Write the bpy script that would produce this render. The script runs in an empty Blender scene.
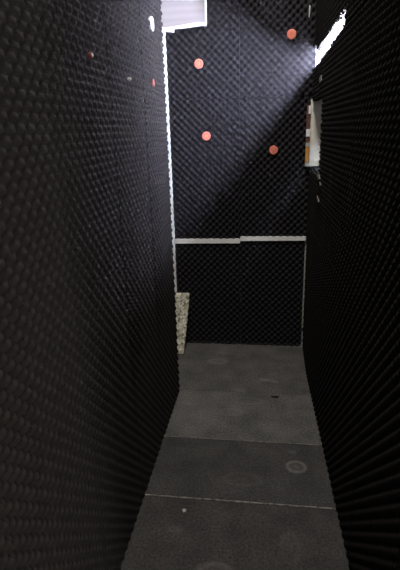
import bpy, bmesh, math, random
from mathutils import Matrix, Vector, Euler
random.seed(4)
C = bpy.context.scene.collection
SC = bpy.context.scene
PI = math.pi

# ------------------------------------------------------------------ helpers
def tag(o, label=None, cat=None, group=None, kind=None):
    if label: o['label'] = label
    if cat: o['category'] = cat
    if group: o['group'] = group
    if kind: o['kind'] = kind
    return o

def link(name, me, parent=None):
    o = bpy.data.objects.new(name, me)
    C.objects.link(o)
    if parent: o.parent = parent
    return o

def mesh_from(name, bm, mat, smooth=False):
    bmesh.ops.recalc_face_normals(bm, faces=bm.faces[:])
    me = bpy.data.meshes.new(name)
    bm.to_mesh(me); bm.free()
    if mat: me.materials.append(mat)
    if smooth:
        for p in me.polygons: p.use_smooth = True
    return me

def obj(name, bm, mat, parent=None, smooth=False):
    return link(name, mesh_from(name, bm, mat, smooth), parent)

def hexa(bm, p):
    """box from 8 corners: bottom ring 0-3, top ring 4-7"""
    v = [bm.verts.new(q) for q in p]
    for f in ((3,2,1,0), (4,5,6,7), (0,1,5,4), (1,2,6,5), (2,3,7,6), (3,0,4,7)):
        bm.faces.new([v[i] for i in f])
    return v

def box(bm, x0, x1, y0, y1, z0, z1):
    return hexa(bm, [(x0,y0,z0),(x1,y0,z0),(x1,y1,z0),(x0,y1,z0),
                     (x0,y0,z1),(x1,y0,z1),(x1,y1,z1),(x0,y1,z1)])

def prism(bm, pts, axis, a, b):
    """extrude a 2D outline. axis 'y': pts are (x,z); 'x': pts are (y,z); 'z': pts are (x,y)"""
    def P(p, t):
        return {'y': (p[0], t, p[1]), 'x': (t, p[0], p[1]), 'z': (p[0], p[1], t)}[axis]
    A = [bm.verts.new(P(p, a)) for p in pts]
    B = [bm.verts.new(P(p, b)) for p in pts]
    bm.faces.new(A); bm.faces.new(B[::-1])
    n = len(pts)
    for i in range(n):
        bm.faces.new((A[i], A[(i+1) % n], B[(i+1) % n], B[i]))

def empty(name, loc, rot=(0,0,0)):
    o = bpy.data.objects.new(name, None)
    o.empty_display_size = .05
    o.location = loc; o.rotation_euler = rot
    C.objects.link(o)
    return o

# ------------------------------------------------------------------ materials
def mat(name, col, rough=.8, spec=.3):
    m = bpy.data.materials.new(name); m.use_nodes = True
    b = m.node_tree.nodes['Principled BSDF']
    b.inputs['Base Color'].default_value = (*col, 1)
    b.inputs['Roughness'].default_value = rough
    b.inputs['Specular IOR Level'].default_value = spec
    return m

def noisy(name, c0, c1, scale, rough=.8, spec=.3, bump=0, detail=4, coords='Object', lo=.35, hi=.65):
    m = mat(name, c0, rough, spec); nt = m.node_tree; N = nt.nodes; L = nt.links
    b = N['Principled BSDF']
    tc = N.new('ShaderNodeTexCoord'); no = N.new('ShaderNodeTexNoise')
    no.inputs['Scale'].default_value = scale; no.inputs['Detail'].default_value = detail
    L.new(tc.outputs[coords], no.inputs['Vector'])
    r = N.new('ShaderNodeValToRGB')
    r.color_ramp.elements[0].position = lo; r.color_ramp.elements[1].position = hi
    r.color_ramp.elements[0].color = (*c0, 1); r.color_ramp.elements[1].color = (*c1, 1)
    L.new(no.outputs['Fac'], r.inputs['Fac']); L.new(r.outputs['Color'], b.inputs['Base Color'])
    if bump:
        bp = N.new('ShaderNodeBump'); bp.inputs['Strength'].default_value = bump
        bp.inputs['Distance'].default_value = .004
        L.new(no.outputs['Fac'], bp.inputs['Height']); L.new(bp.outputs['Normal'], b.inputs['Normal'])
    return m

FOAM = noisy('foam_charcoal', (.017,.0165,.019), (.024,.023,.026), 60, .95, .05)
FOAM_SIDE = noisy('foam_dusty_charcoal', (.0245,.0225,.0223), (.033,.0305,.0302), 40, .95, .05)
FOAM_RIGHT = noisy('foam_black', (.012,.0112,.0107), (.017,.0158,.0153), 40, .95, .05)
DARK = noisy('dark_board', (.03,.03,.03), (.045,.043,.042), 12, .85, .2)
DULL = noisy('dull_grey_scrap', (.13,.125,.115), (.20,.19,.18), 60, .9, .1)
PALE = noisy('pale_plaster', (.68,.66,.58), (.78,.75,.67), 30, .85, .2, .2)
WHITE = noisy('white_painted_timber', (.82,.82,.80), (.89,.89,.87), 18, .6, .3)
PAPER = noisy('white_paper', (.80,.80,.80), (.88,.88,.88), 40, .7, .2)
ORANGE = mat('orange_plastic', (.74,.215,.145), .45, .4)
RUST = mat('dull_orange_plastic', (.40,.12,.10), .6, .3)
WHITEPL = mat('white_plastic', (.85,.84,.82), .4, .4)
STEEL = mat('zinc_screw', (.75,.70,.66), .35, .6)
BROWN = noisy('brown_timber', (.10,.045,.03), (.16,.075,.05), 40, .7, .3)
AMBER = mat('amber_plastic', (.52,.24,.05), .5, .3)
SCRAP = noisy('grey_scrap', (.35,.34,.31), (.48,.47,.43), 60, .85, .2)
BLACK = mat('black_scrap', (.012,.012,.012), .8, .2)

def siding_mat():
    m = mat('white_ribbed_sheet', (.8,.8,.8), .5, .35); nt = m.node_tree; N = nt.nodes; L = nt.links
    b = N['Principled BSDF']
    tc = N.new('ShaderNodeTexCoord'); w = N.new('ShaderNodeTexWave')
    w.wave_type = 'BANDS'; w.bands_direction = 'Z'
    w.inputs['Scale'].default_value = 7.0; w.inputs['Distortion'].default_value = .6
    L.new(tc.outputs['Object'], w.inputs['Vector'])
    bp = N.new('ShaderNodeBump'); bp.inputs['Strength'].default_value = .12; bp.inputs['Distance'].default_value = .006
    L.new(w.outputs['Fac'], bp.inputs['Height']); L.new(bp.outputs['Normal'], b.inputs['Normal'])
    r = N.new('ShaderNodeValToRGB')
    r.color_ramp.elements[0].color = (.35,.335,.36,1); r.color_ramp.elements[1].color = (.385,.37,.395,1)
    L.new(w.outputs['Fac'], r.inputs['Fac']); L.new(r.outputs['Color'], b.inputs['Base Color'])
    return m
SIDING = siding_mat()

def chip_mat():
    m = mat('chip_foam', (.5,.5,.4), .9, .15); nt = m.node_tree; N = nt.nodes; L = nt.links
    b = N['Principled BSDF']
    tc = N.new('ShaderNodeTexCoord'); v = N.new('ShaderNodeTexVoronoi'); v.inputs['Scale'].default_value = 62
    L.new(tc.outputs['Object'], v.inputs['Vector'])
    sp = N.new('ShaderNodeSeparateColor'); L.new(v.outputs['Color'], sp.inputs['Color'])
    r = N.new('ShaderNodeValToRGB'); cr = r.color_ramp; cr.interpolation = 'CONSTANT'
    cr.elements[0].position = 0; cr.elements[0].color = (.20,.19,.15,1)
    cr.elements[1].position = .22; cr.elements[1].color = (.50,.48,.38,1)
    e = cr.elements.new(.5); e.color = (.68,.66,.54,1)
    e = cr.elements.new(.8); e.color = (.40,.38,.30,1)
    L.new(sp.outputs['Red'], r.inputs['Fac']); L.new(r.outputs['Color'], b.inputs['Base Color'])
    bp = N.new('ShaderNodeBump'); bp.inputs['Strength'].default_value = .6; bp.inputs['Distance'].default_value = .01
    L.new(v.outputs['Distance'], bp.inputs['Height']); L.new(bp.outputs['Normal'], b.inputs['Normal'])
    return m
CHIP = chip_mat()

def mat_floor(name, c0, c1, marks=()):
    """scuffed rubber; marks = (x, y, rx, ry, inner(0 filled .. 1 ring), strength) pale smears at fixed places"""
    m = noisy(name, c0, c1, 7, .75, .35, .15, 8, 'Object', .3, .7); nt = m.node_tree; N = nt.nodes; L = nt.links
    b = N['Principled BSDF']; geo = N.new('ShaderNodeNewGeometry')
    src = b.inputs['Base Color'].links[0].from_socket
    fine = N.new('ShaderNodeTexNoise'); fine.inputs['Scale'].default_value = 90; fine.inputs['Detail'].default_value = 5
    L.new(geo.outputs['Position'], fine.inputs['Vector'])
    fr = N.new('ShaderNodeMapRange'); fr.inputs['From Min'].default_value = .35; fr.inputs['From Max'].default_value = .7
    fr.inputs['To Min'].default_value = .55; fr.inputs['To Max'].default_value = 1.5
    L.new(fine.outputs['Fac'], fr.inputs['Value'])
    vm = N.new('ShaderNodeVectorMath'); vm.operation = 'SCALE'
    L.new(src, vm.inputs[0]); L.new(fr.outputs['Result'], vm.inputs['Scale'])
    cur = vm.outputs['Vector']
    brk = N.new('ShaderNodeTexNoise'); brk.inputs['Scale'].default_value = 35; brk.inputs['Detail'].default_value = 6
    L.new(geo.outputs['Position'], brk.inputs['Vector'])
    for (x, y, rx, ry, ring, s) in marks:
        mp = N.new('ShaderNodeMapping'); mp.vector_type = 'POINT'
        mp.inputs['Location'].default_value = (-x/rx, -y/ry, 0); mp.inputs['Scale'].default_value = (1/rx, 1/ry, 0)
        L.new(geo.outputs['Position'], mp.inputs['Vector'])
        ln = N.new('ShaderNodeVectorMath'); ln.operation = 'LENGTH'; L.new(mp.outputs['Vector'], ln.inputs[0])
        r = N.new('ShaderNodeValToRGB'); cr = r.color_ramp
        cr.elements[0].position = 0; cr.elements[0].color = ((1-.75*ring),)*3 + (1,)
        cr.elements[1].position = 1; cr.elements[1].color = (0,0,0,1)
        e = cr.elements.new(.62); v = (1-.35*ring)*(.55+.45*ring); e.color = (v,v,v,1)
        if ring:
            e = cr.elements.new(.45); e.color = (.2,.2,.2,1)
            e = cr.elements.new(.75); e.color = (.9,.9,.9,1)
        L.new(ln.outputs['Value'], r.inputs['Fac'])
        mu = N.new('ShaderNodeMath'); mu.operation = 'MULTIPLY'
        L.new(r.outputs['Color'], mu.inputs[0]); L.new(brk.outputs['Fac'], mu.inputs[1])
        m2 = N.new('ShaderNodeMath'); m2.operation = 'MULTIPLY'; m2.inputs[1].default_value = s*.9
        L.new(mu.outputs['Value'], m2.inputs[0])
        mx = N.new('ShaderNodeMix'); mx.data_type = 'RGBA'
        L.new(m2.outputs['Value'], mx.inputs['Factor']); L.new(cur, mx.inputs[6])
        mx.inputs[7].default_value = (.25,.24,.225,1)
        cur = mx.outputs[2]
    L.new(cur, b.inputs['Base Color'])
    return m

# ------------------------------------------------------------------ the place
YB = 3.635         # bare back wall
CEIL = 2.70
XL = -.600         # bare face of the left partition
YN = .45          # near end of the right partition, open to the room beside it
TF = .036          # full height of the foam (base + bumps)
Y0 = -1.6          # open end behind the camera

def xr(y):         # foam-peak line of the right partition in plan
    return .347 - .0308*(y - 1.53) if y < 3.09 else .299 + .010*(y - 3.09)

def struct(name, bm, m):
    o = obj(name, bm, m); o['kind'] = 'structure'; return o

bm = bmesh.new(); box(bm, -1.3, .85, Y0, YB+.1, -.06, 0)
struct('floor', bm, noisy('pale_concrete', (.30,.29,.27), (.42,.41,.38), 20, .9, .2))
bm = bmesh.new(); box(bm, -1.3, .85, YB, YB+.1, 0, CEIL)
struct('wall_back', bm, SIDING)
bm = bmesh.new(); box(bm, XL-.04, XL, Y0, 2.825, 0, CEIL)
struct('wall_left', bm, DARK)
bm = bmesh.new(); box(bm, -1.3, -1.25, Y0, YB, 0, CEIL)
struct('wall_alcove', bm, DARK)

# right partition: thin board, a long slit near its head and a notch by the back wall
SL0, SL1 = 2.062, 2.236       # slit, bottom and top
def rwall(bm, y0, y1, z0, z1, t=.010):
    ys = [y0] + [y for y in (3.09,) if y0 < y < y1] + [y1]
    for a, b in zip(ys, ys[1:]):
        xa, xb = xr(a)+TF, xr(b)+TF
        hexa(bm, [(xa,a,z0),(xa+t,a,z0),(xb+t,b,z0),(xb,b,z0),(xa,a,z1),(xa+t,a,z1),(xb+t,b,z1),(xb,b,z1)])
bm = bmesh.new()
rwall(bm, YN, 2.93, 0, SL0)
rwall(bm, 2.93, YB, 0, 1.39)
rwall(bm, 2.93, YB, 1.875, SL0)
rwall(bm, YN, YB, SL1, CEIL)
rwall(bm, YN, 2.36, SL0, SL1)
struct('wall_right', bm, DARK)

# outer wall beyond the right partition with the bright window that shines through the slit
WX, WY0, WY1, WZ0, WZ1 = .62, 1.9, 3.05, 1.91, 2.55
bm = bmesh.new()
box(bm, WX, WX+.05, 1.2, YB, 0, WZ0); box(bm, WX, WX+.05, 1.2, YB, WZ1, CEIL)
box(bm, WX, WX+.05, 1.2, WY0, WZ0, WZ1); box(bm, .40, WX, 1.2, 1.25, 0, CEIL); box(bm, .40, WX, 1.2, YB, CEIL, CEIL+.02); box(bm, WX, WX+.05, WY1, YB, WZ0, WZ1)
struct('wall_outer', bm, DARK)
bm = bmesh.new(); prism(bm, [(xr(1.25)+TF+.012, 1.25), (.570, 1.25), (.570, YB), (xr(YB)+TF+.012, YB), (xr(3.09)+TF+.012, 3.09)], 'z', 1.885, 1.900)
struct('light_baffle', bm, WHITE)  # unseen shelf added to keep window light from leaking through the notch
pane = bpy.data.materials.new('daylit_frosted_pane'); pane.use_nodes = True
nt = pane.node_tree; nt.nodes.clear()
em = nt.nodes.new('ShaderNodeEmission'); out = nt.nodes.new('ShaderNodeOutputMaterial')
em.inputs['Color'].default_value = (.76,.79,1.0,1); em.inputs['Strength'].default_value = 400
nt.links.new(em.outputs[0], out.inputs[0])
bm = bmesh.new(); box(bm, WX+.012, WX+.022, WY0, WY1, WZ0, WZ1)
win = struct('window_1', bm, pane)
bm = bmesh.new()
for (a, b, c, d) in ((WY0, WY0+.03, WZ0, WZ1), (WY1-.03, WY1, WZ0, WZ1), (WY0, WY1, WZ0, WZ0+.03), (WY0, WY1, WZ1-.03, WZ1)):
    box(bm, WX-.006, WX+.012, a, b, c, d)
fr = obj('window_frame', bm, WHITE, win)

# ------------------------------------------------------------------ foam panels
LAM = .0511; PW, PH = .511, 1.02; SEG = 6
BASE, AMP = .013, .023
def bump_h(u, v, pw):
    c = .5 + .5*math.cos(2*PI*u/LAM)*math.cos(2*PI*v/LAM)
    return BASE + AMP*(1 - (1-c)**pw)

def foam_mesh(name, m, w, h, keep=None, v0=0, u0=0, bevel=None):
    pw = 1.05 if m is FOAM else 1.4
    bm = bmesh.new()
    nu, nv = max(1, round(w/LAM*SEG)), max(1, round(h/LAM*SEG))
    du, dv = w/nu, h/nv
    V = {}
    def vert(i, j):
        if (i, j) not in V:
            u, v = i*du, j*dv
            V[i, j] = bm.verts.new((u, v, bump_h(u+u0, v+v0, pw)))
        return V[i, j]
    for i in range(nu):
        for j in range(nv):
            if keep and not keep((i+.5)*du, (j+.5)*dv): continue
            bm.faces.new((vert(i,j), vert(i+1,j), vert(i+1,j+1), vert(i,j+1)))
    edges = [e for e in bm.edges if len(e.link_faces) == 1]
    low = {}
    def lo(vt):
        if vt not in low: low[vt] = bm.verts.new((vt.co.x, vt.co.y + (bevel(vt.co.x) if bevel else 0), .0005))
        return low[vt]
    top = {}
    def hi(vt):                     # own copy, so the cut edge stays crisp
        if vt not in top: top[vt] = bm.verts.new(vt.co)
        return top[vt]
    for e in edges:
        f = e.link_faces[0]; a, b = e.verts
        ls = [l for l in f.loops if l.edge == e][0]
        a, b = ls.vert, ls.link_loop_next.vert
        bm.faces.new((hi(b), hi(a), lo(a), lo(b)))
    me = bpy.data.meshes.new(name); bm.to_mesh(me); bm.free(); me.materials.append(m)
    for p in me.polygons: p.use_smooth = True
    for p in me.polygons:
        if abs(p.normal.z) < .12: p.use_smooth = False
    return me

def jag(t, a=.006):
    return a*(math.sin(t*2*PI/LAM) + .6*math.sin(t*311+1.3) + .5*math.sin(t*97))

def foam(me, loc, rot, label, group):
    o = link('acoustic_foam_panel', me); o.location = loc; o.rotation_euler = rot
    return tag(o, label, 'foam panel', group)

H90 = PI/2
GAP = .0006
# --- back wall (u = +x, v = +z, outward = -y)
def back(x0, x1, z0, z1, label, keep=None, dy=0, tilt=0):
    me = foam_mesh('acoustic_foam_panel', FOAM, x1-x0, z1-z0, keep)
    foam(me, (x0, YB-.001-dy, z0), (H90, 0, tilt), label, 'foam panels on the back wall')
XS = -.193; XB0 = -.703; XB1 = .294; XB2 = .320
back(XB0, XS-.001, 0.016, .856, 'black foam panel low on the back wall, left half, behind the speckled offcut')
back(XS+.001, XB1, 0.016, .878, 'black foam panel low on the back wall, right half, under the white batten')
back(XB0, XS-GAP, .898, 1.9075, 'black foam panel mid-height on the back wall, left half, below the upper left seam')
back(XS+GAP, XB2, .916, 1.9075, 'black foam panel mid-height on the back wall, right half, beside the pale upright board',
     keep=lambda u, v: not (u > .292-XS and .505 < v < .980), dy=.001)
back(XB0, XS-GAP, 1.9085, CEIL-.005, 'black foam panel high on the back wall with its upper left corner cut away',
     keep=lambda u, v: not (u < (-.416-XB0) and v > (2.375-1.9085) + .004*math.sin(u*60)))
back(XS+GAP, XB2, 1.9085, CEIL-.005, 'black foam panel high on the back wall, right half, beside the bright slit', dy=.001)

# --- left partition (u = +y, v = +z, outward = +x)
rows_l = [(0.012, .8683, 'bottom'), (.8688, 1.8898, 'middle'), (1.8903, CEIL-.005, 'top')]
far_l = ['at its far end', 'second column from its far end', 'third column from its far end',
         'fourth column from its far end', 'nearest the viewer']
jx = [.0008*random.random() for k in range(5)]; jr = [random.uniform(-.003,.003) for k in range(5)]
for (z0, z1, rn) in rows_l:
    me = foam_mesh('acoustic_foam_panel', FOAM_SIDE, PW-.0016, z1-z0, v0=z0)
    for k in range(5):
        y1 = 2.828 - k*PW
        foam(me, (XL+.0015+jx[k], y1-PW+.0008, z0),
             (H90, 0, H90+jr[k]),
             'dark foam panel, %s row of left wall, %s' % (rn, far_l[k]),
             'foam panels on the left wall')

# --- right partition (u = -y, v = +z, outward = -x)
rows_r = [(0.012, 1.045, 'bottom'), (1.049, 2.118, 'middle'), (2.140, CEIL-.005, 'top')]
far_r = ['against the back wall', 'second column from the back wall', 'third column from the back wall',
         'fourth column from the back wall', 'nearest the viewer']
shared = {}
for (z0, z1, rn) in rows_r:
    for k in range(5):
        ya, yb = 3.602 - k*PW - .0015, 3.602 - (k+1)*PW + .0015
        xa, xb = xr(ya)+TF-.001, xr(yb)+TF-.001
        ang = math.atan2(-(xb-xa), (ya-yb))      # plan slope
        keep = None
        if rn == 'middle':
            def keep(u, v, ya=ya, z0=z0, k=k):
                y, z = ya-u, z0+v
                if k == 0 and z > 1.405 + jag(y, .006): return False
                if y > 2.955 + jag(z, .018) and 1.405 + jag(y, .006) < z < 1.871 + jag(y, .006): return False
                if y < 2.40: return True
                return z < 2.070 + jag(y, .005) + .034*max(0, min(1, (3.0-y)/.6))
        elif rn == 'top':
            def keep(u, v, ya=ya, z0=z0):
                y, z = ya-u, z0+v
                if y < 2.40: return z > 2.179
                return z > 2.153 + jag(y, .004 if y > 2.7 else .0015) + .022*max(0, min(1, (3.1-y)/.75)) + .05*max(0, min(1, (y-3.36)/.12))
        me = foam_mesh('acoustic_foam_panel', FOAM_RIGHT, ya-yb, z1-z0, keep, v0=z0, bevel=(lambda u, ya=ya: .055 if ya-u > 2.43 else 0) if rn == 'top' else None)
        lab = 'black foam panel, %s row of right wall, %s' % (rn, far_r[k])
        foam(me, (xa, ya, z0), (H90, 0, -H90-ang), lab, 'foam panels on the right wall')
# the strip of foam left standing over the notch, and the one closing the slit at its near end
me = foam_mesh('acoustic_foam_panel', FOAM_RIGHT, .51, .21, lambda u, v: .006+jag(u, .005) < v < .204+jag(u+.2, .004))
foam(me, (xr(3.608)+TF-.001, 3.608, 1.865), (H90, 0, -H90+.01), 'narrow black foam strip on the right wall between the pale board and the bright slit', 'foam panels on the right wall')
me = foam_mesh('acoustic_foam_panel', FOAM_RIGHT, 1.90, .058, lambda u, v: u > .02+.3*(v-.033)+jag(v*1.7, .005))
foam(me, (xr(2.39)+TF-.001, 2.39, 2.1195), (H90, 0, -H90+math.atan(.0308)), 'thin black foam strip on the right wall closing the near end of the slit', 'foam panels on the right wall')

# ------------------------------------------------------------------ white strips on the back wall
bm = bmesh.new(); prism(bm, [(XB0-.0, .860), (XS-.001, .862), (XS-.001, .897), (XB0, .894)], 'y', YB-.036, YB-.001)
tag(obj('batten', bm, WHITE), 'white batten across the back wall, left length, ending at the speckled offcut side', 'batten', 'white battens across the back wall')
bm = bmesh.new(); prism(bm, [(XS+.001, .881), (XB1+.006, .884), (XB1+.006, .915), (XS+.001, .913)], 'y', YB-.038, YB-.001)
tag(obj('batten', bm, WHITE), 'white batten across the back wall, right length, slightly higher than its neighbour', 'batten', 'white battens across the back wall')
bm = bmesh.new(); box(bm, -.80, XB0-.003, YB-.0405, YB-.001, 0, 2.350)
struct('trim_1', bm, WHITE)
bm = bmesh.new(); box(bm, XB1+.003, XB1+.040, YB-.012, YB-.001, .16, .86)
struct('trim_2', bm, SCRAP)

# torn white edging round the bare corner of the back wall
e = empty('white_edging', (-.56, YB-.03, 2.37))
tag(e, 'torn white edging strip under the bare white patch at upper left', 'edging')
def edging(name, pts, d0=.0372, d1=.046):
    bm = bmesh.new(); prism(bm, [(x+.56, z-2.37) for x, z in pts], 'y', .03-d1, .03-d0)
    return obj(name, bm, PAPER, e)
edging('bottom_strip', [(-.78,2.366), (-.725,2.352), (-.665,2.345), (-.640,2.340), (-.637,2.362), (-.560,2.364), (-.480,2.370), (-.414,2.374),
        (-.412,2.390), (-.470,2.396), (-.520,2.392), (-.580,2.386), (-.640,2.380), (-.690,2.376), (-.78,2.384)])
edging('side_strip', [(-.424,2.391), (-.412,2.391), (-.412,CEIL-.01), (-.424,CEIL-.01)])

# ------------------------------------------------------------------ fixing discs
def disc_mesh(r, name, m):
    bm = bmesh.new(); prof = [(0,.0015),(.24,.0015),(.28,.0035),(.80,.0035),(.93,.0026),(1,0)]
    n = 28; prev = None
    c = bm.verts.new((0,0,prof[0][1]))
    for (q, z) in prof[1:]:
        ring = [bm.verts.new((r*q*math.cos(2*PI*i/n), r*q*math.sin(2*PI*i/n), z)) for i in range(n)]
        for i in range(n):
            if prev is None: bm.faces.new((c, ring[i], ring[(i+1)%n]))
            else: bm.faces.new((prev[i], ring[i], ring[(i+1)%n], prev[(i+1)%n]))
        prev = ring
    low = [bm.verts.new((v.co.x, v.co.y, -.012)) for v in prev]
    for i in range(n): bm.faces.new((prev[i], low[i], low[(i+1)%n], prev[(i+1)%n]))
    bm.faces.new(low[::-1])
    return mesh_from(name, bm, m, False)
def screw_mesh(r):
    bm = bmesh.new(); n = 16
    bmesh.ops.create_cone(bm, cap_ends=True, segments=n, radius1=r, radius2=r*.75, depth=.004,
                          matrix=Matrix.Translation((0,0,.0035)))
    # cross slot
    for a in (0, H90):
        v = box(bm, -r*.62, r*.62, -r*.12, r*.12, .0050, .0060)
        bmesh.ops.rotate(bm, verts=v, cent=(0,0,0), matrix=Matrix.Rotation(a, 3, 'Z'))
    return mesh_from('screw_head', bm, None)
scr_me = screw_mesh(.0075); scr_me.materials.append(ORANGE)
def fix_disc(loc, rot, label, group, plate=None, screw=None, base=None):
    root = empty('fixing_disc', loc, rot)
    tag(root, label, 'fixing disc', group)
    if base is None:
        link('plate', plate, root); s = link('screw_head', screw, root)
    else:
        for ch in base.children:
            c = ch.copy(); C.objects.link(c); c.parent = root
    return root
RB = (H90, 0, 0); YD = YB-TF-.004
dm = disc_mesh(.031, 'plate', ORANGE)
G = 'orange fixing discs on the back wall'
d0 = fix_disc((-.476, YD, 2.139), RB, 'orange fixing disc in the back wall foam, just below the bare white patch', G, dm, scr_me)
for (x, z, l) in ((.154, 2.291, 'orange fixing disc highest on the back wall, at upper right near the slit'),
                  (-.435, 1.658, 'orange fixing disc on the back wall, lower of the two on the left'),
                  (.049, 1.548, 'orange fixing disc lowest on the back wall, to the right of centre')):
    fix_disc((x, YD, z), RB, l, G, base=d0)
RL = (H90, 0, H90); XD = XL+TF+.002
G2 = 'fixing discs on the left wall'
wm = disc_mesh(.034, 'plate', WHITEPL)
s2 = scr_me.copy(); s2.materials.clear(); s2.materials.append(STEEL)
fix_disc((XD, 2.556, 2.199), RL, 'white fixing disc high on the left wall near its far end', G2, wm, s2)
fix_disc((XD-.004, 2.529, 1.931), RL, 'small dull orange fixing disc on the left wall below the white one', G2, disc_mesh(.020, 'plate', RUST), scr_me)
sm = disc_mesh(.009, 'plate', RUST); s3 = screw_mesh(.006); s3.materials.append(WHITEPL)
fix_disc((XD, 1.624, 1.939), RL, 'small orange disc with a shiny screw, nearest the viewer on the left wall', G2, sm, s3)
s4 = disc_mesh(.007, 'plate', WHITEPL); s5 = screw_mesh(.005); s5.materials.append(WHITEPL)
fix_disc((XD, 2.079, 1.909), RL, 'tiny pale fixing dot on the left wall between the orange discs', G2, s4, s5)

# ------------------------------------------------------------------ right-hand notch: pale board and the lath beside it
bm = bmesh.new(); prism(bm, [(.300,1.432), (.43,1.432), (.43,1.880), (.300,1.880)], 'y', YB-.045, YB-.001)
tag(obj('pale_board', bm, PALE), 'pale grey upright board seen through the torn notch in the right wall foam', 'board')
t = empty('lath', (.288, YB-.05, 1.43))
tag(t, 'narrow upright lath with white, brown and amber bands beside the pale board', 'lath')
def band(name, z0, z1, m, x0=-.016, x1=.010, y0=-.012):
    bm = bmesh.new(); box(bm, x0, x1, y0, .012, z0-1.43, z1-1.43)
    return obj(name, bm, m, t)
band('wood_strip', 1.43, 1.843, BROWN, y0=-.008)
lb = band('tape', 1.785, 1.838, PAPER, x0=-.004); band('tape', 1.635, 1.685, PAPER); band('tape', 1.565, 1.592, SCRAP)
o = band('amber_clip', 1.462, 1.562, AMBER); o['label'] = 'amber plastic clip'
band('tape', 1.432, 1.458, SCRAP)
# scraps under the notch
def scrap(name, y, z, pts, label):
    x = xr(y) - .006
    bm = bmesh.new(); prism(bm, [(y+a, z+b) for a, b in pts], 'x', x+.002, x+.007)
    return tag(obj(name, bm, DULL), label, 'scrap', 'torn scraps under the notch')
scrap('torn_scrap', 2.93, 1.415, [(-.09,0), (-.03,-.012), (.05,-.004), (.09,.012), (.02,.016), (-.06,.018)], 'torn grey scrap clinging right under the pale board on the right wall')
scrap('torn_scrap', 2.84, 1.385, [(-.04,0), (0,-.010), (.05,.003), (.01,.012)], 'tiny grey scrap just beneath the larger scrap on the right wall')
scrap('torn_scrap', 2.90, 1.285, [(-.07,0), (-.01,-.012), (.06,.004), (.04,.022), (0,.012), (-.04,.016)], 'curled grey scrap lowest under the notch on the right wall')
scrap('torn_scrap', 3.02, 1.945, [(-.05,0), (.04,-.006), (.06,.024), (-.03,.030)], 'grey scrap on the right wall just above the pale board')
bm = bmesh.new(); prism(bm, [(.262,2.385), (.268,2.385), (.272,2.45), (.262,2.458)], 'y', YB-TF-.006, YB-TF+.004)
tag(obj('loose_strip', bm, SCRAP), 'faint pale loose strip at the top right of the back wall', 'strip')

# ------------------------------------------------------------------ chip-foam offcut leaning in the back left corner
bm = bmesh.new()
N_, M_ = 26, 8
F, B = [], []
for j in range(N_+1):
    s = j/N_; z = .447*s
    yc = 3.375 + (3.565-3.375)*s
    xr_ = -.632 + (.033)*min(1, s*1.15)**.8 + .0012*math.sin(j*1.9)
    xl_ = -.690 - .030*s + .0015*math.sin(j*2.7+1)
    rf, rb = [], []
    for i in range(M_+1):
        q = i/M_; x = xl_ + (xr_-xl_)*q
        edge = .006*(abs(2*q-1)**3)
        rf.append(bm.verts.new((x, yc - .018 + edge + .003*math.sin(i*2.1+j*1.7)*math.cos(j*.9+i), z + (.004*math.sin(i*2.3) if j in (N_,) else 0))))
        rb.append(bm.verts.new((x, yc + .018 - edge, z)))
    F.append(rf); B.append(rb)
for j in range(N_):
    for i in range(M_):
        bm.faces.new((F[j][i], F[j][i+1], F[j+1][i+1], F[j+1][i]))
        bm.faces.new((B[j][i+1], B[j][i], B[j+1][i], B[j+1][i+1]))
    bm.faces.new((F[j][0], F[j+1][0], B[j+1][0], B[j][0]))
    bm.faces.new((F[j+1][M_], F[j][M_], B[j][M_], B[j+1][M_]))
for i in range(M_):
    bm.faces.new((F[0][i+1], F[0][i], B[0][i], B[0][i+1])); bm.faces.new((F[N_][i], F[N_][i+1], B[N_][i+1], B[N_][i]))
o = obj('foam_offcut', bm, CHIP, smooth=True); o.location.z = .013
tag(o, 'speckled cream chip-foam offcut, narrow at the foot, leaning in the back left corner', 'offcut')

# ------------------------------------------------------------------ floor mats
MT = .012
far_mat = mat_floor('worn_grey_mat', (0.0523,0.0495,0.0473), (0.0908,0.0875,0.0836),
    [(-.35,3.28,.09,.05,1,.6), (.02,3.02,.07,.03,0,.8), (.08,3.00,.03,.02,0,.8), (-.16,2.86,.05,.03,0,.5), (-.47,2.66,.016,.012,0,.9), (-.2,2.6,.09,.05,1,.35), (-.3,3.42,.1,.02,0,.5)])
sec_mat = mat_floor('scuffed_grey_mat', (0.0633,0.0611,0.0578), (0.1100,0.1067,0.1007), [(-.44,2.58,.20,.28,0,.40), (-.1,2.74,.12,.05,.3,.3), (-.47,2.66,.016,.012,0,.9), (-.2,2.6,.09,.05,1,.35), (.1,2.45,.16,.08,0,.2)])
mid_mat = mat_floor('dark_grey_mat', (0.0286,0.0270,0.0264), (0.0539,0.0512,0.0501), [(.175,2.12,.062,.055,.45,.9), (.16,2.24,.03,.02,0,.5), (-.1,2.0,.12,.06,.5,.2)])
near_mat = mat_floor('near_grey_mat', (0.0275,0.0253,0.0248), (0.0539,0.0501,0.0484),
    [(-.18,1.44,.10,.07,.6,.45), (.12,1.60,.05,.10,.3,.2), (.05,1.36,.10,.05,.4,.3), (-.38,1.65,.05,.03,0,.3)])
def fmat(pts, m, label):
    bm = bmesh.new(); prism(bm, pts, 'z', .0005, MT)
    o = obj('floor_mat', bm, m)
    bv = o.modifiers.new('edge', 'BEVEL'); bv.width = .003; bv.segments = 2
    tag(o, label, 'floor mat', 'floor mats laid end to end')
xl = XL+.008; xq = .36
fmat([(-1.24,2.8435), (xl-.05,2.8435), (.325,2.8435), (.325,YB-.045), (-1.24,YB-.045)], far_mat, 'worn grey floor mat against the back wall, under the leaning offcut')
fmat([(xl,2.320), (.345,2.320), (.325,2.843), (xl,2.843)], sec_mat, 'worn lighter grey floor mat second from the back wall')
fmat([(xl,1.853), (xq,1.853), (.345,2.314), (xl,2.314)], mid_mat, 'dark grey floor mat with a round scuff mark, beyond the pale seam')
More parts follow.
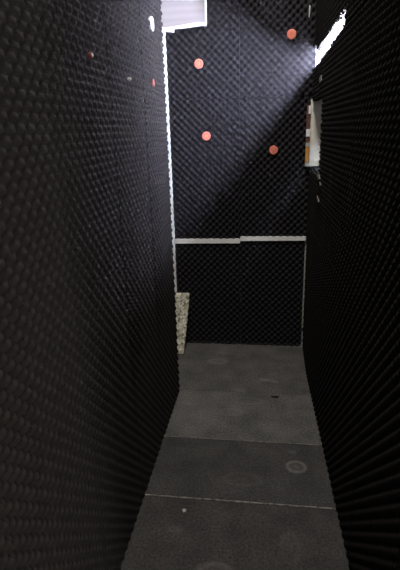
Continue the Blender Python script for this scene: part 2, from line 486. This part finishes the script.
fmat([(xl,1.32), (.375,1.32), (xq,1.8400), (xl,1.8400)], near_mat, 'dark grey floor mat nearest the viewer, before the pale seam')
fmat([(xl,.80), (.385,.80), (.375,1.317), (xl,1.317)], near_mat, 'dark grey floor mat below the foot of the picture')
bm = bmesh.new(); prism(bm, [(xl,1.8415), (xq,1.8415), (xq,1.8515), (xl,1.8515)], 'z', .0005, MT-.0005)
tag(obj('seam_strip', bm, noisy('scuffed_pale_strip', (.06,.057,.054), (.24,.23,.21), 45, .8, .2)), 'pale scuffed strip along the joint between the two dark floor mats', 'strip')
bm = bmesh.new(); prism(bm, [(xl,2.3148), (.345,2.3148), (.345,2.3195), (xl,2.3195)], 'z', .0005, MT-.0003)
tag(obj('seam_strip', bm, noisy('thin_scuffed_strip', (.10,.095,.09), (.27,.26,.24), 45, .8, .2)), 'thin faint strip along the joint between the lighter and the darker floor mats', 'strip')
# bits lying on the mats
bm = bmesh.new(); prism(bm, [(-.03,-.004), (0,-.018), (.028,-.012), (.034,.008), (.012,.010), (-.005,.004), (-.028,.010)], 'z', 0, .010)
o = obj('debris', bm, BLACK); o.location = (.075, 2.80, MT); o.scale = (.8,.8,.5); tag(o, 'small black flake lying on the worn mat right of centre', 'debris')
bm = bmesh.new(); bmesh.ops.create_icosphere(bm, subdivisions=2, radius=.010)
for v in bm.verts: v.co *= 1 + .25*math.sin(v.co.x*700+v.co.y*500); v.co.z *= .5
o = obj('crumb', bm, SCRAP); o.location = (-.36, 1.76, MT+.003); tag(o, 'pale crumb on the nearest mat, left of centre beside the pale seam', 'crumb')

# ------------------------------------------------------------------ camera (solved from the vanishing points)
R = ((.99078826, .0134055, -.13475503), (.13225152, -.30978696, .94156337), (-.02912322, -.95071149, -.30870618))
cam = bpy.data.cameras.new('camera'); co = bpy.data.objects.new('camera', cam); C.objects.link(co)
cam.sensor_fit = 'VERTICAL'; cam.sensor_height = 36; cam.lens = 477/570*36; cam.clip_start = .02
m = Matrix.Identity(4)
for i in range(3):
    m[i][0] = R[i][0]; m[i][1] = -R[i][1]; m[i][2] = -R[i][2]
m[2][3] = 1.70
co.matrix_world = m
SC.camera = co

# ------------------------------------------------------------------ light: the dim, tall room the booth stands in
w = bpy.data.worlds.new('world'); SC.world = w; w.use_nodes = True
bg = w.node_tree.nodes['Background']
bg.inputs['Color'].default_value = (1.0,.94,.88,1); bg.inputs['Strength'].default_value = .5
def lamp(name, loc, target, size, power, col):
    l = bpy.data.lights.new(name, 'AREA'); l.shape = 'DISK'; l.size = size; l.energy = power; l.color = col
    o = bpy.data.objects.new(name, l); C.objects.link(o); o.location = loc
    o.rotation_euler = (Vector(target)-Vector(loc)).to_track_quat('-Z', 'Y').to_euler()
lamp('hall_lamp', (-.12, 2.2, 4.6), (-.12, 3.2, .6), .5, 90, (1,.94,.88))        # high over the open-topped booth
lamp('side_room_lamp', (2.2, -1.3, 1.3), (-.6, 1.3, 1.0), .5, 36, (1,.92,.84))     # in the room behind the viewer
SC.view_settings.view_transform = 'Standard'; SC.view_settings.look = 'None'
SC.view_settings.exposure = 0; SC.view_settings.gamma = 1; SC.view_settings.use_curve_mapping = False
